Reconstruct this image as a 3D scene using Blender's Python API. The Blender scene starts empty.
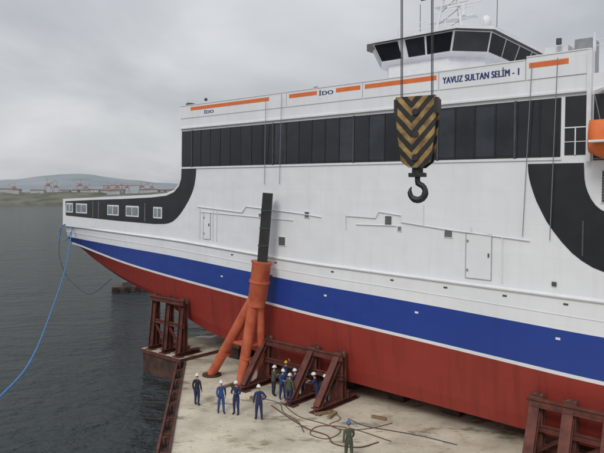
import bpy, bmesh, math, random
from mathutils import Vector, Matrix, Euler, noise
random.seed(7)
scene=bpy.context.scene
R=math.radians
scene.view_settings.view_transform='Standard'; scene.view_settings.look='None'; scene.view_settings.exposure=0
# ------------------------------------------------------------ materials
def mat(name,col,rough=0.6,var=0.15,scale=1.0,bump=0.0,bscale=None,metal=0.0,stretch=(1,1,1),col2=None,detail=5,spec=None,lo=.35,hi=.65):
    m=bpy.data.materials.new(name); m.use_nodes=True
    nt=m.node_tree; N=nt.nodes; L=nt.links; b=N['Principled BSDF']
    tc=N.new('ShaderNodeTexCoord'); mp=N.new('ShaderNodeMapping'); mp.inputs['Scale'].default_value=stretch
    L.new(tc.outputs['Object'],mp.inputs['Vector'])
    n=N.new('ShaderNodeTexNoise'); n.inputs['Scale'].default_value=scale; n.inputs['Detail'].default_value=detail; n.inputs['Roughness'].default_value=.6
    L.new(mp.outputs['Vector'],n.inputs['Vector'])
    cr=N.new('ShaderNodeValToRGB'); cr.color_ramp.elements[0].position=lo; cr.color_ramp.elements[1].position=hi
    if col2 is None: c0=[min(1,c*(1-var)) for c in col]; c1=[min(1,c*(1+var)) for c in col]
    else: c0=col; c1=col2
    cr.color_ramp.elements[0].color=(*c0,1); cr.color_ramp.elements[1].color=(*c1,1)
    L.new(n.outputs['Fac'],cr.inputs['Fac']); L.new(cr.outputs['Color'],b.inputs['Base Color'])
    b.inputs['Roughness'].default_value=rough; b.inputs['Metallic'].default_value=metal
    if spec is not None: b.inputs['Specular IOR Level'].default_value=spec
    if bump>0:
        n2=N.new('ShaderNodeTexNoise'); n2.inputs['Scale'].default_value=bscale or scale*3; n2.inputs['Detail'].default_value=4
        L.new(mp.outputs['Vector'],n2.inputs['Vector'])
        bp=N.new('ShaderNodeBump'); bp.inputs['Strength'].default_value=1; bp.inputs['Distance'].default_value=bump
        L.new(n2.outputs['Fac'],bp.inputs['Height']); L.new(bp.outputs['Normal'],b.inputs['Normal'])
    return m
def mixmul(nt,a,bcol_socket,fac=1.0):
    x=nt.nodes.new('ShaderNodeMix'); x.data_type='RGBA'; x.blend_type='MULTIPLY'; x.inputs[0].default_value=fac
    nt.links.new(a,x.inputs[6]); nt.links.new(bcol_socket,x.inputs[7]); return x.outputs[2]
def ship_paint(name,col,rough=.4,dirt=.12,seam=.9,dirtcol=(.62,.58,.5)):
    m=mat(name,col,rough,.03,.35)
    nt=m.node_tree; N=nt.nodes; L=nt.links; b=N['Principled BSDF']
    base=b.inputs['Base Color'].links[0].from_socket
    tc=N.new('ShaderNodeTexCoord'); sx=N.new('ShaderNodeSeparateXYZ'); cx=N.new('ShaderNodeCombineXYZ')
    L.new(tc.outputs['Object'],sx.inputs[0]); L.new(sx.outputs['X'],cx.inputs['X']); L.new(sx.outputs['Z'],cx.inputs['Y'])
    mp=N.new('ShaderNodeMapping'); mp.inputs['Scale'].default_value=(2.2,.16,1); L.new(cx.outputs[0],mp.inputs['Vector'])
    n=N.new('ShaderNodeTexNoise'); n.inputs['Scale'].default_value=1.3; n.inputs['Detail'].default_value=6; L.new(mp.outputs[0],n.inputs['Vector'])
    cr=N.new('ShaderNodeValToRGB'); cr.color_ramp.elements[0].position=.5; cr.color_ramp.elements[1].position=.8
    cr.color_ramp.elements[0].color=(1,1,1,1); cr.color_ramp.elements[1].color=(*[1-(1-d)*dirt*4 for d in dirtcol],1)
    L.new(n.outputs['Fac'],cr.inputs[0]); base=mixmul(nt,base,cr.outputs[0])
    br=N.new('ShaderNodeTexBrick'); br.offset=.5; br.inputs['Scale'].default_value=1
    br.inputs['Brick Width'].default_value=5.6; br.inputs['Row Height'].default_value=1.45; br.inputs['Mortar Size'].default_value=.012; br.inputs['Mortar Smooth'].default_value=.5
    br.inputs['Color1'].default_value=(1,1,1,1); br.inputs['Color2'].default_value=(.98,.985,.99,1); br.inputs['Mortar'].default_value=(seam,seam,seam,1)
    L.new(cx.outputs[0],br.inputs['Vector']); base=mixmul(nt,base,br.outputs['Color'])
    L.new(base,b.inputs['Base Color'])
    n2=N.new('ShaderNodeTexNoise'); n2.inputs['Scale'].default_value=.9; n2.inputs['Detail'].default_value=1; L.new(cx.outputs[0],n2.inputs['Vector'])
    bp=N.new('ShaderNodeBump'); bp.inputs['Strength'].default_value=.6; bp.inputs['Distance'].default_value=.06
    L.new(n2.outputs['Fac'],bp.inputs['Height']); L.new(bp.outputs['Normal'],b.inputs['Normal'])
    return m
WHITE=ship_paint('white_ship_paint',(.80,.815,.84),.36,.035,.92)
WHITE2=mat('white_fitting_paint',(.76,.77,.79),.45,.05,2)
BLUE=ship_paint('blue_ship_paint',(.020,.052,.28),.35,.05,.93)
RED=ship_paint('red_antifouling_paint',(.29,.033,.022),.6,.16,.86,(.5,.5,.5))
BLACK=mat('black_ship_paint',(.018,.019,.022),.3,.2,1)
ORANGE=mat('orange_ship_paint',(.75,.17,.04),.45,.08,2)
GREY=mat('grey_steel',(.28,.29,.30),.5,.15,3)
PALEGL=mat('pale_blinded_glass',(.22,.25,.28),.15,.3,2)
DGREY=mat('dark_grey_metal',(.07,.07,.075),.5,.2,4)
NAVY=mat('navy_lettering',(.02,.035,.17),.5,.1,4)
SEAMD=mat('joint_shadow_grey',(.36,.37,.39),.6,.1,4)
GL=[mat('dark_glass_a',(.010,.012,.016),.06,.2,1),mat('dark_glass_b',(.016,.019,.025),.09,.3,1),mat('dark_glass_c',(.028,.034,.045),.08,.3,1)]
RUST=mat('cradle_oxide_steel',(.075,.022,.017),.75,.2,1.6,.01,9,col2=(.16,.05,.035))
RUSTD=mat('dark_rust_steel',(.035,.02,.016),.8,.2,1.2,.01,8,col2=(.10,.05,.035))
TOWER=mat('orange_tower_paint',(.40,.075,.035),.6,.2,1.1,.006,9,col2=(.60,.15,.07),detail=9)
TBLACK=mat('black_mast_paint',(.02,.02,.022),.5,.3,2)
WIRE=mat('wire_rope_steel',(.05,.05,.05),.6,.3,30)
WIREG=mat('grey_cable',(.22,.23,.25),.6,.2,20)
ROPEB=mat('blue_polypropylene_rope',(.06,.20,.46),.7,.3,14,.01,60)
ROPED=mat('dark_rope',(.06,.06,.07),.8,.3,14)
HOSE=mat('brown_hose_rubber',(.13,.055,.035),.7,.3,6)
WOOD=mat('timber_block',(.23,.16,.09),.85,.3,3,.01,12,stretch=(1,1,.2))
# ------------------------------------------------------------ mesh builder
class MB:
    def __init__(s): s.v=[];s.f=[];s.m=[];s.sm=[];s.mats=[]
    def mi(s,m):
        if m not in s.mats: s.mats.append(m)
        return s.mats.index(m)
    def add(s,vs,fs,m,smooth=False):
        o=len(s.v); s.v+= [tuple(v) for v in vs]; k=s.mi(m)
        for f in fs: s.f.append([i+o for i in f]); s.m.append(k); s.sm.append(smooth)
    def box(s,x0,x1,y0,y1,z0,z1,m):
        if x0>x1:x0,x1=x1,x0
        if y0>y1:y0,y1=y1,y0
        if z0>z1:z0,z1=z1,z0
        vs=[(x0,y0,z0),(x1,y0,z0),(x1,y1,z0),(x0,y1,z0),(x0,y0,z1),(x1,y0,z1),(x1,y1,z1),(x0,y1,z1)]
        s.add(vs,[(0,3,2,1),(4,5,6,7),(0,1,5,4),(1,2,6,5),(2,3,7,6),(3,0,4,7)],m)
    def prism(s,poly,y0,y1,m):
        n=len(poly); vs=[(x,y0,z) for x,z in poly]+[(x,y1,z) for x,z in poly]
        fs=[tuple(range(n)),tuple(range(2*n-1,n-1,-1))]+[(i,i+n,(i+1)%n+n,(i+1)%n) for i in range(n)]
        s.add(vs,fs,m)
    def slab(s,poly,z0,z1,m,mtop=None):
        n=len(poly); vs=[(x,y,z0) for x,y in poly]+[(x,y,z1) for x,y in poly]
        s.add(vs,[tuple(range(n-1,-1,-1))]+[(i,(i+1)%n,(i+1)%n+n,i+n) for i in range(n)],m)
        s.add(vs[n:],[tuple(range(n))],mtop or m)
    def tube(s,pts,r,m,seg=8,flat=1.0,cap=True):
        pts=[Vector(p) for p in pts]; n=len(pts)
        rs=r if isinstance(r,(list,tuple)) else [r]*n
        vs=[];up=None
        for i,p in enumerate(pts):
            d=(pts[min(i+1,n-1)]-pts[max(i-1,0)]).normalized()
            if up is None:
                a=Vector((0,0,1)) if abs(d.z)<.9 else Vector((1,0,0))
                up=(a-d*a.dot(d)).normalized()
            else: up=(up-d*up.dot(d)).normalized()
            w=d.cross(up)
            for k in range(seg):
                t=2*math.pi*k/seg; vs.append(p+up*math.cos(t)*rs[i]*flat+w*math.sin(t)*rs[i])
        fs=[]
        for i in range(n-1):
            for k in range(seg):
                a=i*seg+k;b=i*seg+(k+1)%seg; fs.append((a,b,b+seg,a+seg))
        s.add(vs,fs,m,True)
        if cap:
            s.add(vs[:seg],[tuple(range(seg-1,-1,-1))],m); s.add(vs[-seg:],[tuple(range(seg))],m)
    def beam(s,p0,p1,w,h,m,I=True,up=(0,0,1)):
        p0=Vector(p0);p1=Vector(p1);d=(p1-p0).normalized();a=Vector(up)
        if abs(d.dot(a))>.95:a=Vector((1,0,0))
        u=(a-d*a.dot(d)).normalized();q=d.cross(u)
        if I:
            t=h*.12;e=w*.1
            pr=[(-w/2,-h/2),(w/2,-h/2),(w/2,-h/2+t),(e,-h/2+t),(e,h/2-t),(w/2,h/2-t),(w/2,h/2),(-w/2,h/2),(-w/2,h/2-t),(-e,h/2-t),(-e,-h/2+t),(-w/2,-h/2+t)]
        else: pr=[(-w/2,-h/2),(w/2,-h/2),(w/2,h/2),(-w/2,h/2)]
        n=len(pr); vs=[p0+q*x+u*y for x,y in pr]+[p1+q*x+u*y for x,y in pr]
        s.add(vs,[tuple(range(n-1,-1,-1)),tuple(range(n,2*n))]+[(i,(i+1)%n,(i+1)%n+n,i+n) for i in range(n)],m)
    def ell(s,c,rx,ry,rz,m,seg=14,rings=9,z0=-1,z1=1):
        vs=[];fs=[]
        a0=math.asin(z0);a1=math.asin(z1)
        for i in range(rings+1):
            a=a0+(a1-a0)*i/rings
            for k in range(seg):
                t=2*math.pi*k/seg
                vs.append((c[0]+rx*math.cos(a)*math.cos(t),c[1]+ry*math.cos(a)*math.sin(t),c[2]+rz*math.sin(a)))
        for i in range(rings):
            for k in range(seg):
                a=i*seg+k;b=i*seg+(k+1)%seg;fs.append((a,b,b+seg,a+seg))
        s.add(vs,fs,m,True)
    def addmesh(s,me,M,mats=None):
        o=len(s.v); s.v+=[tuple(M@v.co) for v in me.vertices]
        ms=mats or list(me.materials)
        for p in me.polygons:
            s.f.append([i+o for i in p.vertices]); s.m.append(s.mi(ms[p.material_index])); s.sm.append(p.use_smooth)
    def mesh(s,name):
        me=bpy.data.meshes.new(name); me.from_pydata(s.v,[],s.f)
        for m in s.mats: me.materials.append(m)
        me.polygons.foreach_set('material_index',s.m); me.polygons.foreach_set('use_smooth',s.sm); me.update(); return me
    def build(s,name,parent=None,fix=True):
        me=s.mesh(name)
        if fix:
            bm=bmesh.new();bm.from_mesh(me);bmesh.ops.recalc_face_normals(bm,faces=bm.faces);bm.to_mesh(me);bm.free()
        o=bpy.data.objects.new(name,me); scene.collection.objects.link(o)
        if parent: o.parent=parent
        return o
def empty(name,loc=(0,0,0),rot=(0,0,0)):
    e=bpy.data.objects.new(name,None); e.location=loc; e.rotation_euler=rot; scene.collection.objects.link(e); return e
def interp(x,T):
    T=sorted(T)
    if x<=T[0][0]: return T[0][1]
    for a,b in zip(T,T[1:]):
        if x<=b[0]: return a[1]+(b[1]-a[1])*(x-a[0])/(b[0]-a[0])
    return T[-1][1]
def sm(x,T,w=2.0): return sum(interp(x+w*k/3,T) for k in range(-3,4))/7
H=11.5; C=27.0; A=R(48.8)
nx,ny=math.cos(A),math.sin(A)
# ------------------------------------------------------------ ferry (local x = -s along side, y inboard, z up)
ferry=empty('passenger_ferry',(nx*C,ny*C,0),(0,R(1.0),-(math.pi/2-A)))
S0=-14.0; S1=53.1; BEAM=18.0
deckz=[(7,7.06),(23.8,7.25),(36,7.78),(53,8.07)]
btop=[(7,5.57),(15,5.84),(23.8,6.04),(36.8,6.63),(50.7,6.95),(53.1,7.0)]
bbot=[(7,3.74),(15,4.06),(23.8,4.36),(36.8,5.15),(43,5.6),(50.7,6.35),(53.1,6.5)]
bott=[(7,.56),(25,.56),(33.2,1.4),(39,3.1),(43.4,3.7),(49.5,4.8),(53.1,5.9)]
hb=MB()
sts=[S0+(S1-S0)*i/90 for i in range(91)]
def hoff(s,k): 
    e=max(0,(s-38)/15); e2=max(0,(-4-s)/12)
    return (e*e*1.0+e2*e2*2)*k
rows=[]
for s in sts:
    d=sm(s,deckz);bt=sm(s,btop);bb=sm(s,bbot);b=sm(s,bott,1.5)
    wl=bb-.17; zz=wl-(wl-b)*.75
    rows.append([(-s,-.05+hoff(s,.3),d),(-s,-.05+hoff(s,.6),bt),(-s,-.05+hoff(s,1),bb),(-s,-.03+hoff(s,1),wl),(-s,.14+hoff(s,1.3),(wl+zz)/2),(-s,.3+hoff(s,1.5),zz),(-s,.5+hoff(s,1.7),b+.12),(-s,.9+hoff(s,1.7),b),(-s,BEAM-1,b),(-s,BEAM,bb),(-s,BEAM,d)])
bands=[WHITE,BLUE,WHITE,RED,RED,RED,RED,RED,RED,BLUE]
nr=len(rows[0])
for j in range(nr-1):
    vs=[];fs=[]
    for r in rows: vs+=[r[j],r[j+1]]
    for i in range(len(rows)-1): fs.append((2*i,2*i+1,2*i+3,2*i+2))
    hb.add(vs,fs,bands[j],j>=3 and j<8)
hb.add(rows[-1],[tuple(range(nr))],WHITE); hb.add(rows[0],[tuple(range(nr))],RED)
hb.build('hull',ferry)
rb=MB()
rb.tube([(-s,-.07+hoff(s,.3),sm(s,deckz)) for s in sts],.085,WHITE2,8)
rb.tube([(-s,-.06+hoff(s,.45),sm(s,deckz)*.45+sm(s,btop)*.55) for s in sts],.018,WHITE2,6)
rb.build('rubbing_strake',ferry)
top=[(35.5,16.5),(35.5,13.06),(35.6,12.3),(35.85,11.85),(36.3,11.5),(37.3,11.22),(39.2,11.08),(43.4,10.9),(48,10.7),(53.0,10.5)]
poly=[(-s,z) for s,z in [(S0,16.5)]+top]
low=[(-s,sm(s,deckz)-.02) for s in [53,50,46,42,38,36,32,28,24,20,15,10,7,3,-2,-8,S0]]
sb=MB(); sb.prism(poly+low,0,BEAM,WHITE)
sb.build('superstructure',ferry)
pb=MB()
def sbox(mb,s0,s1,o0,o1,z0,z1,m): mb.box(-s0,-s1,o0,o1,z0,z1,m)
segs=[(35.6,25.15),(25.1,19.48),(19.43,14.85),(14.8,10.52),(10.47,7.75),(7.2,S0)]
for a,b in segs:
    ztop=17.5 if a>11 else 17.62
    sbox(pb,a,b,-.09,.06,16.62,ztop,WHITE)
    sbox(pb,a,b,-.12,.09,ztop,ztop+.05,WHITE2)
sbox(pb,35.6,S0,-.05,.0,15.95,16.60,WHITE)
sbox(pb,35.65,S0,-.13,-.052,15.86,15.95,WHITE2)
sbox(pb,35.6,35.5,.062,BEAM,16.5,17.45,WHITE)
sbox(pb,35.5,S0,BEAM-.1,BEAM,16.5,17.5,WHITE)
for a,b in [(34.4,26.6),(24.9,22.7),(21.3,19.6),(19.3,14.95),(10.35,8.65),(7.1,2)]:
    sbox(pb,a,b,-.096,-.088,17.12,17.36,ORANGE)
pb.build('parapet',ferry)
def text(body,s_left,zc,h,length,m,name,off=-.1,bold=.0):
    cu=bpy.data.curves.new(name,'FONT'); cu.body=body; cu.size=1; cu.extrude=.004; cu.space_character=1.06
    to=bpy.data.objects.new('t',cu); scene.collection.objects.link(to); bpy.context.view_layer.update()
    me=bpy.data.meshes.new_from_object(to.evaluated_get(bpy.context.evaluated_depsgraph_get())); bpy.data.objects.remove(to)
    xs=[v.co.x for v in me.vertices]; ys=[v.co.y for v in me.vertices]
    kx=length/(max(xs)-min(xs)); ky=h/(max(ys)-min(ys))
    out=MB()
    # the painted strokes are heavy: the same outline laid a few mm apart in width and depth
    for i,dx in enumerate((-.018,0,.018)):
        o=len(out.v)
        out.v+=[(-s_left+(v.co.x-min(xs))*kx+dx, off-v.co.z*.3-.0015*i, zc+(v.co.y-(max(ys)+min(ys))/2)*ky) for v in me.vertices]
        k=out.mi(m)
        for p in me.polygons: out.f.append([q+o for q in p.vertices]); out.m.append(k); out.sm.append(False)
    out.build(name,ferry,False)
text("YAVUZ SULTAN SELİM - 1",14.6,17.1,.42,3.8,NAVY,'ship_name_lettering')
text("İDO",32.9,16.93,.28,1.0,NAVY,'operator_lettering_a')
text("İDO",22.55,17.22,.3,1.05,NAVY,'operator_lettering_b')
# main window band
wb=MB()
sbox(wb,35.42,8.95,-.02,.0,13.13,15.70,BLACK)
s=35.3
while s>9.9:
    e=s-.92
    m=random.choices(GL,[5,3,3])[0]
    d1,d2=random.uniform(-.008,.008),random.uniform(-.008,.008)
    wb.add([(-s,-.032+d1,13.25),(-e,-.032+d2,13.25),(-e,-.032-d1,15.58),(-s,-.032-d2,15.58)],[(0,1,2,3)],m)
    sbox(wb,e-.02,e-.08,-.05,-.022,13.15,15.68,BLACK)
    s=e-.1
for x in (34.3,26.3,20.1,14.9,11.0): sbox(wb,x,x-.09,-.075,-.0,13.1,15.72,DGREY)
sbox(wb,35.5,8.9,-.06,-.0,13.0,13.10,WHITE2)
sbox(wb,35.5,35.42,-.06,0,13.1,15.86,WHITE2)
wb.box(-35.56,-35.5,.5,BEAM-.5,13.4,15.5,BLACK)
wb.build('passenger_deck_windows',ferry,False)
sw=MB()
left=[(35.47,13.0),(33.8,13.0),(33.85,12.4),(34.0,11.8),(34.15,11.43),(34.35,11.1),(34.6,10.75),(34.9,10.4),(35.25,10.03),(35.6,9.7),(36.0,9.4),(36.5,9.12),(37.0,8.98),(37.5,8.91),(38.8,8.85),(43.4,8.87),(52.4,9.0),(52.5,10.3),(48,10.5),(43.4,10.66),(39.2,10.86),(37.3,11.02),(36.35,11.3),(35.75,11.75),(35.5,12.3)]
sw.prism([(-s,z) for s,z in left],-.02,.0,BLACK)
right=[(10.35,12.85),(10.33,12.5),(10.28,12.2),(10.2,11.9),(10.1,11.6),(9.95,11.2),(9.75,10.8),(9.5,10.33),(9.2,9.9),(8.82,9.43),(8.4,9.0),(8.0,8.7),(7.55,8.45),(7.1,8.3),(6.6,8.2),(5,8.05),(S0+1,8.05),(S0+1,10.55),(6.0,10.6),(6.5,10.64),(7.0,10.75),(7.3,10.9),(7.5,11.08),(7.67,11.32),(7.8,11.6),(7.9,11.9),(7.95,12.2),(7.98,12.85)]
sw.prism([(-s,z) for s,z in right],-.02,.0,BLACK)
for s_,w in [(51.7,1.2),(49.6,1.9),(44.5,1.7),(41.7,1.8),(38.3,1.1)]:
    zc=9.72
    sbox(sw,s_+w/2,s_-w/2,-.05,-.022,zc-.43,zc+.43,WHITE2)
    sbox(sw,s_+w/2-.1,s_-w/2+.1,-.062,-.052,zc-.32,zc+.32,PALEGL)
    sbox(sw,s_+.04,s_-.04,-.07,-.063,zc-.32,zc+.32,WHITE2)
for s_ in (46.8,47.7,40.0): sbox(sw,s_,s_-.05,-.04,-.022,9.0,10.4,GREY)
for s_ in (8.0,6.0,3.5,1.0): sbox(sw,s_,s_-.07,-.05,-.022,8.9,10.4,DGREY)
sw.build('black_livery_panels',ferry)
# side fittings
ft=MB()
def spipe(pts,r=.03,m=WHITE2,off=-.05): ft.tube([(-a,off,z) for a,z in pts],r,m,6)
spipe([(33.6,10.3),(29.0,10.05),(28.6,10.45),(23.9,10.15),(22.3,10.0)],.03)
spipe([(33.2,9.95),(24.5,9.72)],.022)
spipe([(20.5,9.4),(20.5,10.15),(18.5,10.1),(18.3,10.45),(16.9,10.3),(16.9,9.95),(14.3,9.7),(10.2,9.4)],.03)
spipe([(19.8,9.7),(17.2,9.75)],.026)
for s_,a,b in [(33.3,8.1,10.1),(31.9,8.0,10.1),(31.5,8.0,10.1),(26.9,7.6,9.6),(11.45,7.4,9.5),(13.0,9.6,9.9),(15.6,9.9,10.9)]: spipe([(s_,a),(s_,b)],.026)
def vent(s_,z,w,h):
    sbox(ft,s_+w/2,s_-w/2,-.04,0,z-h/2,z+h/2,WHITE2)
    sbox(ft,s_+w/2-.05,s_-w/2+.05,-.045,-.04,z-h/2+.04,z+h/2-.04,DGREY)
    n=max(6,int(h/.11))
    for i in range(n):
        zz=z-h/2+.06+(h-.12)*i/(n-1); sbox(ft,s_+w/2-.05,s_-w/2+.05,-.06,-.046,zz-.012,zz+.012,GREY)
vent(23.4,10.1,.42,.42); vent(25.4,8.4,.62,.6); vent(17.7,10.0,.5,.55); vent(17.0,9.6,.3,.3); vent(14.2,9.5,.5,.42); vent(27.3,9.9,.35,.35)
vent(6.75,11.85,1.1,1.4)
def door(s0,s1,z0,z1):
    t=.035
    sbox(ft,s0,s1,-.025,0,z0,z1,WHITE)
    sbox(ft,s0+t,s0,-.04,0,z0-t,z1+t,SEAMD); sbox(ft,s1,s1-t,-.04,0,z0-t,z1+t,SEAMD)
    sbox(ft,s0,s1,-.04,0,z1,z1+t,SEAMD); sbox(ft,s0,s1,-.04,0,z0-t,z0,SEAMD)
    sbox(ft,s1+.15,s1+.09,-.07,-.025,(z0+z1)/2,(z0+z1)/2+.18,DGREY)
    for z in (z0+.3,z1-.4): sbox(ft,s0-.02,s0-.12,-.05,-.025,z,z+.12,GREY)
door(13.25,12.0,7.45,9.55); door(32.9,32.2,8.1,9.9)
for s_ in (31.0,22.0,16.0,9.0): sbox(ft,s_,s_-.2,-.06,-.05,5.0+.02*s_,5.1+.02*s_,WHITE2)
for s_ in (30,26,21.5,17.5,14.4,11.4,8.7): 
    z=sm(s_,deckz)-.35; sbox(ft,s_,s_-.2,-.07,-.05,z,z+.08,DGREY)
sbox(ft,9.2,9.0,-.08,-.05,7.5,7.68,DGREY)
for a,b,z0,z1 in [(26.7,26.9,11.9,17.3),(25.35,25.6,11.9,17.4),(10.15,10.5,9.6,17.3),(9.05,9.3,9.5,17.4)]:
    ft.tube([(-a,-.28,z1),(-(a+b)/2,-.2,(z0+z1)/2),(-b,-.12,z0)],.018,WIREG,6)
ft.build('side_fittings',ferry)
# right-hand boat station: darkness of openings painted as flat black panels; rescue boat
rc=MB()
sbox(rc,8.78,7.9,-.025,0,13.2,15.72,BLACK); sbox(rc,7.62,3.0,-.025,0,12.95,15.72,BLACK)
sbox(rc,8.78,7.9,-.07,-.03,14.35,14.40,WHITE2); sbox(rc,8.78,7.9,-.07,-.03,13.75,13.78,WHITE2); sbox(rc,8.36,8.31,-.065,-.03,13.2,14.34,WHITE2)
sbox(rc,7.84,7.66,-.3,0,12.9,17.55,WHITE2)
sbox(rc,3.4,3.2,-.3,0,12.9,17.55,WHITE2)
for i in range(6): sbox(rc,7.6,3.0,-.06,-.03,13.0+i*.2,13.03+i*.2,GREY)
for s_ in (7.3,3.9):
    rc.beam((-s_,-.1,15.9),(-s_,-1.3,15.6),.12,.16,WHITE2,False); rc.tube([(-s_,-1.2,15.6),(-s_+.2,-1.05,14.5)],.02,WIREG,6)
rc.build('boat_station',ferry)
bo=MB()
vs=[];fs=[];nsg=14
for i in range(15):
    u=i/14; s_=7.5-u*5.2; wdt=.85*math.sin(math.pi*min(1,max(.03,u*.97+.015)))**.45; zk=12.7+.5*(abs(u-.5)*2)**3
    for k in range(nsg):
        t=2*math.pi*k/nsg; y=math.cos(t)*wdt; z=math.sin(t)
        vs.append((-s_,-1.0+y*.95,13.6+(z*.95 if z>0 else z*(13.6-zk))))
for i in range(14):
    for k in range(nsg):
        a=i*nsg+k;b=i*nsg+(k+1)%nsg;fs.append((a,b,b+nsg,a+nsg))
fs.append(tuple(range(nsg)));fs.append(tuple(range(14*nsg,15*nsg)))
bo.add(vs,fs,ORANGE,True)
sbox(bo,7.3,2.4,-1.9,-.1,13.57,13.65,WHITE2)
bo.build('rescue_boat',ferry)
# ------------------------------------------------------------ wheelhouse
wh=MB()
WS0,WS1=22.35,14.3
def ring(ins,z,s0=WS0,s1=WS1,o0=3.4,o1=14.6,ch=1.5):
    a,b,c,d=-s0+ins,-s1-ins,o0+ins,o1-ins
    return [Vector(p) for p in [(a+ch*.7,c,z),(b-ch,c,z),(b,c+ch,z),(b,d-ch,z),(b-ch,d,z),(a+ch*.7,d,z),(a,d-ch,z),(a,c+ch,z)]]
def loft(r0,r1,m):
    n=len(r0); wh.add(r0+r1,[(i,(i+1)%n,(i+1)%n+n,i+n) for i in range(n)],m)
rA=ring(.75,16.4);rB=ring(.75,19.25);rC=ring(.45,19.4);rD=ring(.05,20.5)
loft(rA,rB,WHITE2);loft(rB,rC,WHITE2);loft(rC,rD,WHITE2)
r0=ring(-.22,20.51);r1=ring(-.22,20.68);r2=ring(.9,20.85)
wh.add(r0,[tuple(range(8))],DGREY);loft(r0,r1,WHITE2);loft(r1,r2,WHITE2);wh.add(r2,[tuple(range(8))],WHITE2)
ctr=Vector((-(WS0+WS1)/2,9,20))
for i in range(8):
    a,b,c,d=rC[i],rC[(i+1)%8],rD[(i+1)%8],rD[i]
    Ln=(b-a).length; n=max(1,round(Ln/1.7))
    nor=(b-a).cross(d-a).normalized()
    if nor.dot((a+c)/2-ctr)<0: nor=-nor
    for k in range(n):
        u0=k/n+.06/Ln; u1=(k+1)/n-.06/Ln
        if i==0 and k==1: u0+=.07
        def q(u,v): return a.lerp(b,u).lerp(d.lerp(c,u),v)+nor*.02
        wh.add([q(u0,.08),q(u1,.08),q(u1,.95),q(u0,.95)],[(0,1,2,3)],GL[(i+k)%2])
for z in (21.3,21.65):
    rr=ring(1.2,z); wh.tube(rr+[rr[0]],.02,WHITE2,5)
for p in ring(1.2,20.8): wh.tube([p,p+Vector((0,0,.85))],.022,WHITE2,5)
sbox(wh,WS0-.2,WS1+.2,4.6,13.6,18.3,18.4,WHITE2)
wh.build('wheelhouse',ferry,False)
ma=MB()
mc=(-17.4,6.2)
for dx,dy in ((-.9,-.5),(.9,-.5),(0,1.1)):
    ma.tube([(mc[0]+dx,mc[1]+dy,20.8),(mc[0]+dx*.25,mc[1]+dy*.25,24.6)],[.07,.05],WHITE2,8)
for z,w in ((21.9,1.5),(22.8,1.1),(23.7,.8)):
    ma.box(mc[0]-w,mc[0]+w,mc[1]-.35,mc[1]+.35,z,z+.06,WHITE2)
    for x in (-w,-w/3,w/3,w): ma.tube([(mc[0]+x,mc[1]-.35,z),(mc[0]+x,mc[1]-.35,z+.5)],.018,WHITE2,5)
    ma.tube([(mc[0]-w,mc[1]-.35,z+.5),(mc[0]+w,mc[1]-.35,z+.5)],.018,WHITE2,5)
for k in range(5):
    z=21.0+k*.7; w=.85-k*.14
    ma.tube([(mc[0]-w,mc[1]-.45+k*.06,z),(mc[0]+w-.14,mc[1]-.45+k*.06,z+.7)],.025,GREY,5)
ma.tube([(mc[0],mc[1],24.5),(mc[0],mc[1],27)],.05,WHITE2,8)
ma.box(mc[0]-.1,mc[0]+2.0,mc[1]-.5,mc[1]-.38,22.55,22.68,WHITE2); ma.tube([(mc[0]+.95,mc[1]-.44,21.95),(mc[0]+.95,mc[1]-.44,22.55)],.12,WHITE2)
ma.box(mc[0]-1.9,mc[0]-.3,mc[1]-.5,mc[1]-.38,23.35,23.47,DGREY)
ma.ell((mc[0]+1.9,mc[1]+.5,21.6),.32,.32,.38,WHITE2); ma.tube([(mc[0]+1.9,mc[1]+.5,20.8),(mc[0]+1.9,mc[1]+.5,21.3)],.1,WHITE2)
for x,h in ((-2.2,2.4),(-1.4,1.2),(2.8,1.9)): ma.tube([(mc[0]+x,mc[1],20.8),(mc[0]+x,mc[1],20.9+h)],.02,DGREY,5)
ma.build('radar_mast',ferry)
rf=MB()
sbox(rf,25.4,24.6,2,3.2,16.5,17.9,WHITE2); rf.ell((-25.0,2.6,18.0),.28,.28,.22,DGREY)
sbox(rf,9.9,8.9,.6,1.6,16.5,18.1,WHITE2); sbox(rf,8.6,7.9,.5,1.6,16.5,18.25,GREY); rf.tube([(-7.75,.3,16.5),(-7.75,.3,18.4)],.05,WHITE2)
rf.tube([(-9.2,.3,18.1),(-9.2,.3,18.35)],.12,DGREY,10)
rf.tube([(-35.2,.3,17.4),(-35.2,.3,17.85)],.03,DGREY); rf.tube([(-33.2,.3,17.4),(-33.2,.3,17.8)],.03,WHITE2)
rf.ell((-33.2,.3,17.85),.12,.12,.12,DGREY)
sbox(rf,35.3,34.8,.2,.6,17.45,17.75,DGREY)
sbox(rf,30,27,5,9,16.5,17.5,WHITE2)
for z in (17.75,17.98): rf.tube([(-7.6,0,z),(1,0,z)],.018,WHITE2,5)
for i in range(9): rf.tube([(-7.6+i*1.07,0,17.5),(-7.6+i*1.07,0,17.98)],.018,WHITE2,5)
rf.build('roof_equipment',ferry)

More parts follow.
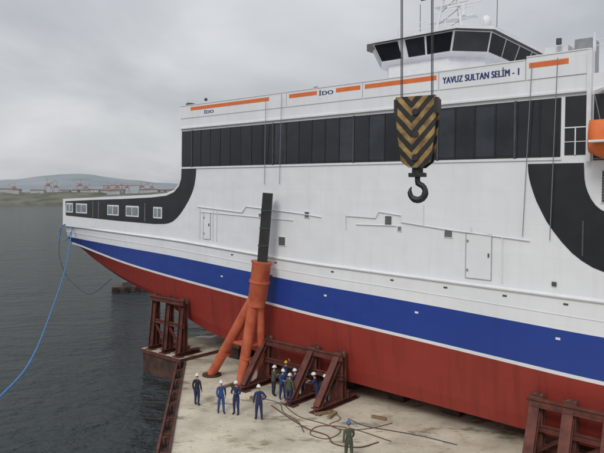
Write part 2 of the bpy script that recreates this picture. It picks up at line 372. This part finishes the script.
# ------------------------------------------------------------ floating dock deck
DECK=mat('dock_deck_surface',(.42,.38,.29),.8,.2,.35,.012,5,col2=(.64,.59,.47),detail=8,lo=.36,hi=.6)
nt=DECK.node_tree;N=nt.nodes;L=nt.links;b=N['Principled BSDF'];base=b.inputs['Base Color'].links[0].from_socket
tc=N.new('ShaderNodeTexCoord')
def layer(scale,pos0,pos1,col,base,rot=(0,0,0),stretch=(1,1,1)):
    mp=N.new('ShaderNodeMapping'); mp.inputs['Scale'].default_value=stretch; mp.inputs['Rotation'].default_value=rot; mp.inputs['Location'].default_value=(random.random()*9,3,0)
    n=N.new('ShaderNodeTexNoise'); n.inputs['Scale'].default_value=scale;n.inputs['Detail'].default_value=7;n.inputs['Roughness'].default_value=.65
    cr=N.new('ShaderNodeValToRGB');cr.color_ramp.elements[0].position=pos0;cr.color_ramp.elements[1].position=pos1
    cr.color_ramp.elements[0].color=(1,1,1,1);cr.color_ramp.elements[1].color=(*col,1)
    L.new(tc.outputs['Object'],mp.inputs[0]);L.new(mp.outputs[0],n.inputs['Vector']);L.new(n.outputs['Fac'],cr.inputs[0])
    return mixmul(nt,base,cr.outputs[0]),cr.outputs[0]
base,_=layer(.5,.56,.68,(.62,.59,.52),base)
base,_=layer(2.2,.58,.72,(.68,.52,.38),base)
base,w=layer(.28,.57,.62,(.60,.60,.58),base,(0,0,.7),(1,2.2,1))
base,_=layer(9,.5,.8,(.74,.72,.68),base)
base,_=layer(1.1,.62,.68,(.5,.42,.34),base,(0,0,.2),(1,3,1))
L.new(base,b.inputs['Base Color'])
mr=N.new('ShaderNodeMapRange'); mr.inputs[1].default_value=.62;mr.inputs[2].default_value=1;mr.inputs[3].default_value=.25;mr.inputs[4].default_value=.8
L.new(w,mr.inputs[0]);L.new(mr.outputs[0],b.inputs['Roughness'])
dk=MB()
edge=lambda y:-6.04-(y-27.06)*.147
poly=[(edge(-6),-6),(60,-6),(60,20),(16,66),(4.3,61.3),(-8.87,46.3)]
dk.slab(poly,-3.5,0,RUSTD,DECK)
dock=empty('floating_dock')
dk.build('dock_hull',dock)
de=MB()
de.slab([(edge(-6)-.55,-6),(edge(-6)-.03,-6),(-8.87-.03,46.3),(-8.87-.55,46.8)],-2.6,-.35,RUSTD)
de.beam((edge(-6)-.55,-6,-.15),(-8.87-.55,46.6,-.15),.12,.2,RUST,False)
for i in range(22):
    y=0+i*2.2; de.tube([(edge(y)-.3,y,-.34),(edge(y)-.3,y,.12)],.1,RUSTD,8)
    de.box(edge(y)-.55,edge(y)-.05,y+.9,y+1.0,-.34,-.1,RUST)
de.beam((edge(-6)+.07,-6,.04),(-8.87+.07,46.2,.04),.12,.08,RUSTD,False)
de.build('dock_edge_fender',dock)
def P(s_,o): return (nx*(C+o)-math.sin(A)*s_, ny*(C+o)+math.cos(A)*s_)
ou=MB()
ou.slab([P(34.0,-1.0),P(38.6,-1.0),P(38.6,5.5),P(34.0,5.5)],-2.4,-.05,RUSTD)
ou.slab([P(34.0,-1.1),P(38.7,-1.1),P(38.7,5.5),P(34.0,5.5)],-.045,.24,RUST,DECK)
ou.build('outrigger_platform',dock)
kb=MB()
for o in (3.0,8.5,14):
    for i in range(11):
        s_=32-i*3.4; x,y=P(s_,o)
        M=Matrix.Translation((x,y,0))@Matrix.Rotation(-(math.pi/2-A),4,'Z')
        t=MB(); zt=.5+.0175*s_+ (0 if s_<26 else .25)
        t.box(-.5,.5,-.9,.9,0.004,zt*.55,RUSTD); t.box(-.45,.45,-.8,.8,zt*.55+.002,zt-.02,WOOD)
        kb.addmesh(t.mesh('k'),M)
kb.build('keel_blocks',dock)
# ------------------------------------------------------------ cradles
def cradle(ss,h,foot,zb=0.0,thick=.42):
    root=empty('steel_cradle')
    c=MB()
    def W(s_,o,z): x,y=P(s_,o); return (x,y,z)
    for s_ in ss:
        c.beam(W(s_,-foot,zb+.16),W(s_,1.1,zb+.16),thick,.3,RUST)
        c.beam(W(s_,-.28,zb+.3),W(s_,-.28,zb+h),thick,.34,RUST,True,(nx,ny,0))
        c.beam(W(s_,-foot+.25,zb+.3),W(s_,-.42,zb+h-.15),thick*.8,.32,RUST)
        g=[W(s_+.02,-foot*.55,zb+.32),W(s_+.02,-.45,zb+.32),W(s_+.02,-.45,zb+h*.55)]
        g2=[W(s_-.02,-foot*.55,zb+.32),W(s_-.02,-.45,zb+.32),W(s_-.02,-.45,zb+h*.55)]
        c.add(g+g2,[(0,1,2),(5,4,3),(0,3,4,1),(1,4,5,2),(2,5,3,0)],RUST)
        c.beam(W(s_,-.25,zb+h*.93),W(s_,.0,zb+h*.93),thick*.7,.3,WOOD,False)
        c.beam(W(s_,-foot,zb+.01),W(s_,-foot+.5,zb+.01),.8,.05,RUSTD,False)
    a,b=max(ss)+.35,min(ss)-.35
    c.beam(W(a,-.62,zb+h-.3),W(b,-.62,zb+h-.3),.26,.34,RUST)
    c.beam(W(a,-.55,zb+h*.52),W(b,-.55,zb+h*.52),.22,.26,RUST)
    c.beam(W(a,-.05,zb+.5),W(b,-.05,zb+.5),.25,.35,RUST)
    for p,q in zip(ss,ss[1:]): c.beam(W(p,-.5,zb+.4),W(q,-.5,zb+h*.5),.14,.14,RUST)
    c.build('cradle_frame',root)
cradle([26.2,22.4,20.5],2.95,2.6,thick=.5)
cradle([9.6,8.2,6.6],2.9,1.7,thick=.55)
cradle([34.6,36.2,37.9],4.1,1.05,zb=.25,thick=.42)
# ------------------------------------------------------------ mooring tower
tw=empty('mooring_tower'); t=MB()
topc=Vector((-2.07,36.5,11.8)); jc=Vector((-2.45,36.55,7.55)); j2=Vector((-2.72,36.6,5.3))
t.beam(jc-Vector((0,0,.4)),topc,.6,.6,TBLACK,False,(0,1,0))
for z in (.25,.5,.75): 
    p=jc.lerp(topc,z); t.box(p.x-.32,p.x+.32,p.y-.33,p.y+.33,p.z-.03,p.z+.03,DGREY)
dv=(jc-j2)
t.tube([j2-dv*.18,j2+dv*.0,j2+dv*.05,j2+dv*.95,jc,jc+dv*.04],[.5,.52,.58,.58,.66,.66],TOWER,20)
t.tube([j2+dv*.46,j2+dv*.52],[.64,.64],TOWER,20)
feet=[(-3.75,36.7,.12),(-5.85,38.9,.12),(-2.55,37.55,.12)]
for i,f in enumerate(feet):
    f=Vector(f); t.tube([j2+Vector((-.15 if i<2 else .12,0,.2)),f],[.36 if i<2 else .3,.3 if i<2 else .24],TOWER,14)
    t.tube([f-Vector((0,0,.115)),f-Vector((0,0,.02))],.62 if i<2 else .45,RUSTD,16)
    q=f.lerp(j2,.3); t.tube([q,q+(j2-f).normalized()*.12],.37 if i<2 else .31,TOWER,14)
a=j2.lerp(Vector(feet[0]),.55);b_=j2.lerp(Vector(feet[1]),.55);c_=j2.lerp(Vector(feet[2]),.55)
for p,q in ((a,b_),(b_,c_),(a,c_)): t.tube([p,q],.13,TOWER,10)
t.tube([j2+Vector((.62,0,1.4)),j2+Vector((.9,.1,1.4))],.1,RUSTD,8)
t.build('tower_frame',tw)
# ------------------------------------------------------------ crane hook block
STR=mat('hazard_striped_paint',(.5,.3,.05),.55)
nt=STR.node_tree;N=nt.nodes;L=nt.links;b=N['Principled BSDF']
tc=N.new('ShaderNodeTexCoord');sx=N.new('ShaderNodeSeparateXYZ');L.new(tc.outputs['Object'],sx.inputs[0])
def mth(op,a,b2=None):
    m=N.new('ShaderNodeMath');m.operation=op
    for i,v in enumerate((a,b2)):
        if v is None: continue
        if isinstance(v,(int,float)): m.inputs[i].default_value=v
        else: L.new(v,m.inputs[i])
    return m.outputs[0]
ns=N.new('ShaderNodeTexNoise');ns.inputs['Scale'].default_value=6;L.new(tc.outputs['Object'],ns.inputs['Vector'])
v=mth('ADD',mth('SUBTRACT',mth('MULTIPLY',sx.outputs['Z'],2.3),mth('MULTIPLY',mth('ABSOLUTE',mth('ADD',sx.outputs['X'],.12)),2.6)),mth('MULTIPLY',ns.outputs['Fac'],.12))
fr=mth('GREATER_THAN',mth('FRACT',v),.52)
mx=N.new('ShaderNodeMix');mx.data_type='RGBA';L.new(fr,mx.inputs[0]);mx.inputs[6].default_value=(.02,.019,.018,1);mx.inputs[7].default_value=(.42,.27,.09,1)
n2=N.new('ShaderNodeTexNoise');n2.inputs['Scale'].default_value=3.5;n2.inputs['Detail'].default_value=8;L.new(tc.outputs['Object'],n2.inputs['Vector'])
cr=N.new('ShaderNodeValToRGB');cr.color_ramp.elements[0].position=.35;cr.color_ramp.elements[1].position=.65;cr.color_ramp.elements[0].color=(.35,.3,.25,1);cr.color_ramp.elements[1].color=(1,1,1,1);L.new(n2.outputs['Fac'],cr.inputs[0])
L.new(mixmul(nt,mx.outputs[2],cr.outputs[0]),b.inputs['Base Color'])
D=18.0
hk=empty('crane_hook_block',((417.5-302)/600*D,D,13.3),(0,0,R(-24)))
h=MB()
fp=[(-.6,1.22),(.6,1.22),(.63,1.0),(.54,0),(.44,-.72),(.2,-.9),(-.2,-.9),(-.44,-.72),(-.54,0),(-.63,1.0)]
h.prism(fp,-.26,-.20,STR); h.prism(fp,.20,.26,STR)
h.prism([(x*.9,z*.93) for x,z in fp],-.2,.2,TBLACK)
for z in (.75,.1,-.6):
    h.tube([(0,-.31,z),(0,.31,z)],.10,TBLACK,14)
for x in (-.6,.6): h.box(x-.05,x+.05,-.28,.28,.7,1.15,TBLACK)
h.build('sheave_block',hk)
g=MB()
g.tube([(0,0,-.85),(0,0,-1.12)],.17,TBLACK,14); g.box(-.24,.24,-.16,.16,-1.17,-1.05,TBLACK)
hp=[(0,0,-1.1),(0,0,-1.28),(.02,0,-1.36)]
rr=[.085,.08,.09]
for i in range(15):
    a=R(75-i*21); hp.append((.0+.235*math.cos(a)*1.0,0,-1.62+.24*math.sin(a))); rr.append(.10 if 3<i<10 else .085-.004*max(0,i-9))
rr[-1]=.02;rr[-2]=.04
g.tube(hp,rr,TBLACK,12)
g.build('hook',hk)
w_=MB()
for x in (-.48,.44): 
    for dx in (-.02,.02): w_.tube([(x+dx,dx*.3,.9),(x+dx+.004,dx*.3,45)],.015,WIRE,6)
w_.build('hoist_ropes',hk)
# ------------------------------------------------------------ ropes
def catmull(pts,n=8):
    pts=[Vector(p) for p in pts]; pts=[pts[0]*2-pts[1]]+pts+[pts[-1]*2-pts[-2]]; out=[]
    for i in range(1,len(pts)-2):
        p0,p1,p2,p3=pts[i-1:i+3]
        for k in range(n):
            t=k/n; out.append(.5*((2*p1)+(p2-p0)*t+(2*p0-5*p1+4*p2-p3)*t*t+(3*p1-p0-3*p2+p3)*t**3))
    out.append(pts[-2]); return out
r=MB(); r.tube(catmull([(-20.7,54,8.6),(-18.96,48,5.75),(-15.96,38,4.1),(-12.2,27,4.2),(-10.07,20,4.87),(-8.6,15,5.7),(-6.5,8,7.5)],12),.045,ROPEB,8); r.build('blue_mooring_rope')
x0,y0=P(52.9,-.1); x1,y1=P(48,.2)
r=MB(); r.tube(catmull([(x0,y0,8.9),(x0-.1,y0-.3,6.5),(x0+.6,y0-.6,4.6),(x0+2.0,y0-1.6,3.6),(x1,y1-.2,3.2),(x1+1,y1+2,4.2)]),.025,ROPED,6); r.build('hanging_rope')
x0,y0=P(52.6,-.12)
r=MB(); r.tube(catmull([(-20.7,54,8.6),(-20.9,54.6,9.3),(x0,y0,9.0)]),.05,ROPEB,6)
r.tube(catmull([(x0,y0,9.0),(x0-.3,y0-.4,8.2),(x0+.6,y0-.9,7.7),(x0+1.2,y0-.9,8.6)]),.04,ROPEB,6); r.build('rope_coil')
def hose(pts,rad=.03,m=HOSE): 
    q=MB(); q.tube([(p.x,p.y,rad+.004) for p in catmull([(a,b,0) for a,b in pts],8)],rad,m,6); q.build('deck_hose')
hose([(-1.7,33.2),(-.6,31.2),(.3,29.8),(1.2,29.0),(1.5,28.0),(2.6,27.6),(3.6,28.2)])
hose([(-1.2,33.8),(-.2,31.6),(1.0,30.6),(1.9,29.6),(1.2,28.6),(.4,29.2),(.9,30.2),(2.4,29.9),(4.2,28.3)],.022)
hose([(-2.5,34.5),(-1.3,33.6),(-1.0,32.2),(-.2,30.8),(.1,29.4)],.02,ROPED)
hose([(2.4,31.2),(3.2,30.2),(4.4,29.6),(5.8,28.9),(7.2,27.9)],.022,ROPED)
hose([(1.6,32.4),(2.0,31.2),(1.4,30.4),(2.1,29.7),(3.4,29.9),(4.6,30.6)],.02)
tb=MB()
for x,y,a,l in [(1.2,31.9,.4,1.1),(1.6,31.6,1.1,.9),(-2.6,34.4,.2,.8),(4.0,31.2,-.5,.8),(-4.5,36.6,.9,1.0)]:
    c,s_=math.cos(a)*l/2,math.sin(a)*l/2; tb.beam((x-c,y-s_,.08),(x+c,y+s_,.08),.18,.13,WOOD,False)
tb.build('timber_dunnage')
# ------------------------------------------------------------ people
SKIN=mat('skin',(.42,.24,.16),.6,.1,8); HAIR=mat('dark_hair',(.02,.015,.012),.7,.2,8)
CLN=[mat('navy_coverall',(.018,.03,.10),.85,.25,9,.004,20),mat('blue_coverall',(.03,.07,.22),.85,.25,9,.004,20),mat('olive_jacket',(.06,.075,.05),.85,.25,9,.004,20),mat('dark_work_trousers',(.02,.022,.035),.85,.25,9,.004,20)]
BOOT=mat('work_boot_leather',(.02,.016,.013),.6,.2,9)
HELM=[mat('white_helmet_shell',(.72,.72,.70),.35,.05,9),mat('yellow_helmet_shell',(.65,.42,.05),.35,.05,9),mat('blue_helmet_shell',(.04,.12,.4),.35,.05,9)]
mat_lip=mat('lips',(.30,.12,.09),.6,.1,8)
def head_mesh():
    m=MB(); m.ell((0,0,0),.076,.095,.118,SKIN,16,12)
    vs=[]
    for v in m.v:
        x,y,z=v
        if z<-.02: x*=1+ (z+.02)*2.2
        if z<-.03 and y>0: y*=.8
        vs.append((x,y,z))
    m.v=vs
    m.tube([(0,-.086,.015),(0,-.108,-.022),(0,-.092,-.034)],[.009,.015,.011],SKIN,8)
    for sx_ in (-1,1):
        m.ell((sx_*.03,-.086,.008),.011,.008,.008,HAIR,8,5)
        m.tube([(sx_*.045,-.085,.028),(sx_*.016,-.094,.03)],.005,HAIR,5)
        m.ell((sx_*.079,.005,-.005),.012,.02,.032,SKIN,8,6)
    m.tube([(-.024,-.080,-.06),(0,-.084,-.058),(.024,-.080,-.06)],.005,mat_lip,6)
    m.ell((0,.02,.02),.082,.092,.108,HAIR,14,8,-.3,1)
    return m.mesh('head')
def hand_mesh():
    m=MB()
    m.tube([(0,0,.04),(0,0,-.02),(0,-.003,-.06),(0,-.006,-.095)],[.026,.036,.042,.036],SKIN,10,.42)
    for i,(y,l) in enumerate([(-.03,.068),(-.010,.078),(.010,.072),(.029,.056)]):
        m.tube([(0,y,-.08),(.004,y*1.05,-.095-l*.35),(.018,y*1.08,-.095-l*.7),(.036,y*1.05,-.095-l*.9)],[.0095,.009,.008,.006],SKIN,6)
    m.tube([(0,-.028,-.03),(.008,-.055,-.06),(.018,-.062,-.088)],[.013,.011,.008],SKIN,6)
    return m.mesh('hand')
HEAD=head_mesh(); HAND=hand_mesh()
def worker(x,y,face,arms='down',stride=.0,lean=.0,top=0,bot=0,helm=0,scale=1.0,turn=0):
    J=[(0,0,.95),(0,0,1.12),(0,0,1.27),(0,0,1.385),(0,0,1.475),(0,-.01,1.57)]
    Rr=[(.145,.115),(.135,.108),(.15,.115),(.115,.095),(.066,.066),(.056,.056)]
    ed=[(0,1),(1,2),(2,3),(3,4),(4,5)]; lab=['top','top','top','top','neck']
    for sd in (-1,1):
        ar=(arms[0] if sd<0 else arms[1]) if isinstance(arms,tuple) else arms
        E,Wr={'down':((.26,.02,1.13),(.27,-.06,.88)),'hip':((.36,.08,1.16),(.20,-.04,1.0)),'reach':((.25,-.18,1.2),(.19,-.42,1.22)),
              'up':((.29,-.16,1.45),(.24,-.28,1.68)),'fold':((.26,-.06,1.15),(.07,-.24,1.18)),'swing_f':((.25,-.10,1.15),(.24,-.28,.97)),'swing_b':((.25,.10,1.14),(.27,.12,.89)),
              'point':((.36,-.2,1.38),(.42,-.44,1.46))}[ar]
        i=len(J); J+=[(sd*.18,0,1.385),(sd*E[0],E[1],E[2]),(sd*Wr[0],Wr[1],Wr[2])]; Rr+=[(.07,.07),(.054,.054),(.040,.040)]
        ed+=[(3,i),(i,i+1),(i+1,i+2)]; lab+=['top','arm','arm']
    wr=[8,11]; el=[7,10]
    for sd in (-1,1):
        st=sd*stride; i=len(J)
        J+=[(sd*.1,0,.86),(sd*.115,-.02-st*.5,.48),(sd*.13,-st+.02,.1),(sd*.15,-st-.15,.06)]
        Rr+=[(.108,.105),(.075,.075),(.058,.056),(.045,.038)]
        ed+=[(0,i),(i,i+1),(i+1,i+2),(i+2,i+3)]; lab+=['bot','bot','bot','boot']
    J=[Vector((a,b-lean*max(0,c-.9),c-(lean*lean*.4)*max(0,c-.9))) for a,b,c in J]
    me=bpy.data.meshes.new('b'); me.from_pydata([tuple(j) for j in J],ed,[])
    o=bpy.data.objects.new('b',me); scene.collection.objects.link(o)
    md=o.modifiers.new('s','SKIN'); md.use_smooth_shade=True
    for i,v in enumerate(me.skin_vertices[0].data): v.radius=Rr[i]; v.use_root=(i==0)
    ss=o.modifiers.new('u','SUBSURF'); ss.levels=2; ss.render_levels=2
    bpy.context.view_layer.update()
    ev=bpy.data.meshes.new_from_object(o.evaluated_get(bpy.context.evaluated_depsgraph_get()))
    bpy.data.objects.remove(o)
    ev.materials.clear()
    for m_ in [CLN[top],CLN[bot],BOOT,SKIN]: ev.materials.append(m_)
    for p in ev.polygons:
        c=p.center; best=9;bl='top'
        for (a,b2),l in zip(ed,lab):
            A_=J[a];B_=J[b2];d=B_-A_;t_=max(0,min(1,(c-A_).dot(d)/d.length_squared)); q=(A_+d*t_-c).length
            if q<best: best=q;bl=l
        if bl in('top','bot'): bl='bot' if c.z<.93 else 'top'
        if bl=='neck' and c.z<J[4].z: bl='top'
        if c.z<.13: bl='boot'
        p.material_index={'top':0,'arm':0,'bot':1,'boot':2,'neck':3}[bl]; p.use_smooth=True
    zmin=min(v.co.z for v in ev.vertices)
    m=MB(); m.addmesh(ev,Matrix.Identity(4))
    hc=J[5]+Vector((0,-.02,.08)); HM=Matrix.Translation(hc)@Matrix.Rotation(turn,4,'Z')@Matrix.Rotation(lean*.5,4,'X')
    m.addmesh(HEAD,HM)
    t2=MB(); hm=HELM[helm]; t2.ell((0,.005,.03),.105,.128,.12,hm,18,7,0,1)
    t2.tube([(.108*math.cos(a),.005+.135*math.sin(a)-(.02 if math.sin(a)<-.3 else 0),.032) for a in [2*math.pi*k/18 for k in range(19)]],.012,hm,6,cap=False)
    t2.tube([(0,.12,.06),(0,.07,.14),(0,0,.156),(0,-.07,.14),(0,-.115,.07)],.014,hm,6)
    m.addmesh(t2.mesh('h'),HM)
    for k,sd in ((0,-1),(1,1)):
        w0=J[wr[k]]; d=(w0-J[el[k]]).normalized()
        q=Vector((0,0,-1)).rotation_difference(d).to_matrix().to_4x4()
        M=Matrix.Translation(w0+d*.004)@q
        if sd>0: M=M@Matrix.Scale(-1,4,(1,0,0))
        m.addmesh(HAND,M)
    ob=m.build('worker',None,True)
    ob.location=(x,y,-zmin*scale+.002); ob.rotation_euler=(0,0,R(180-face)); ob.scale=(scale,)*3
    return ob
worker(-5.83,33.3,25,'down',.04,0,3,0,0)
worker(-4.33,32.1,160,('swing_f','swing_b'),.10,0.03,1,1,0)
worker(-3.5,31.9,200,'fold',.02,0,0,0,0,1.02)
worker(-2.23,31.1,-20,('hip','down'),.08,.05,0,0,0,1.03)
worker(-1.66,34.9,60,'fold',.03,.05,2,3,0)
worker(-1.12,34.3,150,('reach','down'),.05,.1,1,0,0)
worker(-.72,33.3,30,'down',.08,.08,2,0,0)
worker(-.30,34.2,-60,'reach',.05,.15,0,0,0)
worker(.02,34.7,80,('point','down'),.02,0,1,0,0)
worker(.88,33.5,-70,'reach',.06,.3,0,0,0)
worker(1.27,33.1,-20,('up','hip'),.04,0,3,0,0)
worker(-.95,35.9,-10,('up','reach'),.02,0,0,3,1)
worker(2.05,26.2,-10,('swing_f','swing_b'),.08,.04,2,2,2)
# ------------------------------------------------------------ water, shore, hills
WAT=bpy.data.materials.new('sea_water_surface'); WAT.use_nodes=True; nt=WAT.node_tree;N=nt.nodes;L=nt.links;b=N['Principled BSDF']
b.inputs['Base Color'].default_value=(.024,.037,.042,1); b.inputs['Roughness'].default_value=.1; b.inputs['IOR'].default_value=1.33
tc=N.new('ShaderNodeTexCoord')
def wv(scale,st,rot,det):
    mp=N.new('ShaderNodeMapping');mp.inputs['Scale'].default_value=st;mp.inputs['Rotation'].default_value=(0,0,rot);L.new(tc.outputs['Object'],mp.inputs[0])
    n=N.new('ShaderNodeTexNoise');n.inputs['Scale'].default_value=scale;n.inputs['Detail'].default_value=det;n.inputs['Roughness'].default_value=.6;L.new(mp.outputs[0],n.inputs['Vector']);return n.outputs['Fac']
def madd(x,k,y):
    m=N.new('ShaderNodeMath');m.operation='MULTIPLY_ADD';L.new(x,m.inputs[0]);m.inputs[1].default_value=k
    if y is None: m.inputs[2].default_value=0
    else: L.new(y,m.inputs[2])
    return m.outputs[0]
hh=madd(wv(.10,(1,1.8,1),.5,3),2.4,None); hh=madd(wv(.42,(1,2.1,1),.3,4),1.6,hh); hh=madd(wv(1.5,(1,1.6,1),-.3,5),.55,hh)
bp=N.new('ShaderNodeBump');bp.inputs['Strength'].default_value=1;bp.inputs['Distance'].default_value=.9;L.new(hh,bp.inputs['Height']);L.new(bp.outputs[0],b.inputs['Normal'])
wm=MB(); wm.add([(-4000,-500,-1.5),(4000,-500,-1.5),(4000,6000,-1.5),(-4000,6000,-1.5)],[(0,1,2,3)],WAT); wm.build('sea_water')
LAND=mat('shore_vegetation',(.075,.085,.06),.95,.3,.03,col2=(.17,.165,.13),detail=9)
HILL=mat('haze_tinted_hill_vegetation',(.20,.24,.27),1,.1,.006,col2=(.29,.32,.34),detail=9)  # distance haze is mixed into the base colour: paler, bluish grey
def terrain(name,m,y0,rowsy,prof,x0,x1,nxn,amp,sc):
    t=MB();vs=[];fs=[]
    for j,(dy,kz) in enumerate(rowsy):
        for i in range(nxn+1):
            x=x0+(x1-x0)*i/nxn
            z=-1.6+kz*(prof(x)+amp*noise.noise(Vector((x*sc,dy*sc*.7,3)))+amp*.5*noise.noise(Vector((x*sc*4,dy*sc*3,7))))
            vs.append((x,y0+dy+ (25*noise.noise(Vector((x*.006,1,1))) if j==0 else 0),z))
    for j in range(len(rowsy)-1):
        for i in range(nxn):
            a=j*(nxn+1)+i; fs.append((a,a+1,a+nxn+2,a+nxn+1))
    t.add(vs,fs,m,False); return t.build(name)
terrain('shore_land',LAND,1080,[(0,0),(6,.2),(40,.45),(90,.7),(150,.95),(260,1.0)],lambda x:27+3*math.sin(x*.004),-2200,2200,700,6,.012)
hp_=[(-2500,70),(-1340,90),(-1180,102),(-1050,117),(-900,110),(-800,98),(-650,88),(-500,75),(0,85),(800,110),(2500,90)]
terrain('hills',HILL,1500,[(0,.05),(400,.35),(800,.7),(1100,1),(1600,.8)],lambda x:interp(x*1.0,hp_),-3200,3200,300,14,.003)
CR=mat('haze_paled_crane_red',(.37,.22,.21),.8,.15,.05); CW=mat('pale_building_render',(.42,.43,.45),.8,.15,.05); ROOF=mat('shed_roof',(.30,.24,.22),.8,.2,.05)  # crane red is greyed in its colour to stand for distance haze
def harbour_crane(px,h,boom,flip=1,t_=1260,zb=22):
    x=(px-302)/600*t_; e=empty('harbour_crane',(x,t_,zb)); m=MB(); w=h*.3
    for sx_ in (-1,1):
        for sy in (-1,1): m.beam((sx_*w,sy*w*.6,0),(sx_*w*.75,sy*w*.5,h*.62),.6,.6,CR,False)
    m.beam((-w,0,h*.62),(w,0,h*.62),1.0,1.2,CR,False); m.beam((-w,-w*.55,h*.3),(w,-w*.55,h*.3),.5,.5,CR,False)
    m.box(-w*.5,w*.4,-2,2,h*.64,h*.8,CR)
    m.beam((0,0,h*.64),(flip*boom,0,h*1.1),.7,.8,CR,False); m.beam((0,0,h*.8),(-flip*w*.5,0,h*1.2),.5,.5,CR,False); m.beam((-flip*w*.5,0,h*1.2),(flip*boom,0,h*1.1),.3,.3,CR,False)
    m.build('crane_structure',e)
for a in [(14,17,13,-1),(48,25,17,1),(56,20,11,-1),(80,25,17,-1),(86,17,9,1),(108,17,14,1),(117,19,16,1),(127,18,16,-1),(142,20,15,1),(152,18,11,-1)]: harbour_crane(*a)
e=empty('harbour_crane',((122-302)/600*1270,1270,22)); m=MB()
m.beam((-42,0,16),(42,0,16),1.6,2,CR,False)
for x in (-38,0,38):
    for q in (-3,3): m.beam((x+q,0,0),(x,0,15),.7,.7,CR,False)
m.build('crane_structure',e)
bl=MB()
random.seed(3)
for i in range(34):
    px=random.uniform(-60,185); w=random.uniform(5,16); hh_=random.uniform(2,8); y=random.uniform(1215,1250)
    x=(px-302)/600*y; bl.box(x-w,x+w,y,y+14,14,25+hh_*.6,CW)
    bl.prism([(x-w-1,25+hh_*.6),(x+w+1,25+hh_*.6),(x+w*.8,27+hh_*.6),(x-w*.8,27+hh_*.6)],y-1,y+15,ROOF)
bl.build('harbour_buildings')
fp_=empty('work_pontoon',(-23.9,84,-1.5),(0,0,.3)); m=MB()
m.slab([(-2.6,-1.2),(2.2,-1.2),(2.8,0),(2.2,1.2),(-2.6,1.2)],-.4,.75,RUSTD)
for x in (-2,-.6,.8,2): m.tube([(x,-1.35,.35),(x,-1.15,.35)],.38,TBLACK,12)
m.box(-1.2,.2,-.6,.6,.75,1.35,DGREY); m.build('pontoon_body',fp_)
# ------------------------------------------------------------ light
az=R(205); elv=R(42)
w=bpy.data.worlds.new('World'); scene.world=w; w.use_nodes=True; nt=w.node_tree;N=nt.nodes;L=nt.links
bg=N['Background']; bg.inputs['Strength'].default_value=.1
sky=N.new('ShaderNodeTexSky');sky.sky_type='NISHITA';sky.sun_disc=False;sky.sun_elevation=elv;sky.sun_rotation=az;sky.dust_density=3
tc=N.new('ShaderNodeTexCoord');sx=N.new('ShaderNodeSeparateXYZ');L.new(tc.outputs['Generated'],sx.inputs[0])
zc=mth('MAXIMUM',sx.outputs['Z'],0.0); dn=mth('ADD',zc,.26)
cx=N.new('ShaderNodeCombineXYZ');L.new(mth('DIVIDE',sx.outputs['X'],dn),cx.inputs[0]);L.new(mth('DIVIDE',sx.outputs['Y'],dn),cx.inputs[1])
n=N.new('ShaderNodeTexNoise');n.inputs['Scale'].default_value=1.0;n.inputs['Detail'].default_value=8;n.inputs['Roughness'].default_value=.48;n.inputs['Distortion'].default_value=.3;L.new(cx.outputs[0],n.inputs['Vector'])
cr=N.new('ShaderNodeValToRGB');cr.color_ramp.elements[0].position=.34;cr.color_ramp.elements[1].position=.66
cr.color_ramp.elements[0].color=(.50,.525,.56,1);cr.color_ramp.elements[1].color=(.84,.85,.87,1);L.new(n.outputs['Fac'],cr.inputs[0])
gz=mth('ADD',mth('MULTIPLY',mth('POWER',zc,.9),5.0),7.9)
vm=N.new('ShaderNodeVectorMath');vm.operation='SCALE';L.new(cr.outputs[0],vm.inputs[0]);L.new(gz,vm.inputs['Scale'])
mx=N.new('ShaderNodeMix');mx.data_type='RGBA';mx.inputs[0].default_value=.92;L.new(sky.outputs[0],mx.inputs[6]);L.new(vm.outputs[0],mx.inputs[7]);L.new(mx.outputs[2],bg.inputs['Color'])
sl=bpy.data.lights.new('sun','SUN');sl.energy=1.25;sl.angle=R(20);sl.color=(1,.97,.93)
so=bpy.data.objects.new('sun',sl);scene.collection.objects.link(so)
dirv=Vector((math.sin(az)*math.cos(elv),math.cos(az)*math.cos(elv),math.sin(elv)))
so.rotation_euler=(-dirv).to_track_quat('-Z','Y').to_euler(); so.location=(-20,-20,60)
# ------------------------------------------------------------ camera
cd=bpy.data.cameras.new('camera');cd.sensor_width=36;cd.lens=36*600/604;cd.shift_y=-28.5/604;cd.clip_end=20000;cd.clip_start=.1
co=bpy.data.objects.new('camera',cd);scene.collection.objects.link(co);co.location=(0,0,H);co.rotation_euler=(R(90),0,0);scene.camera=co
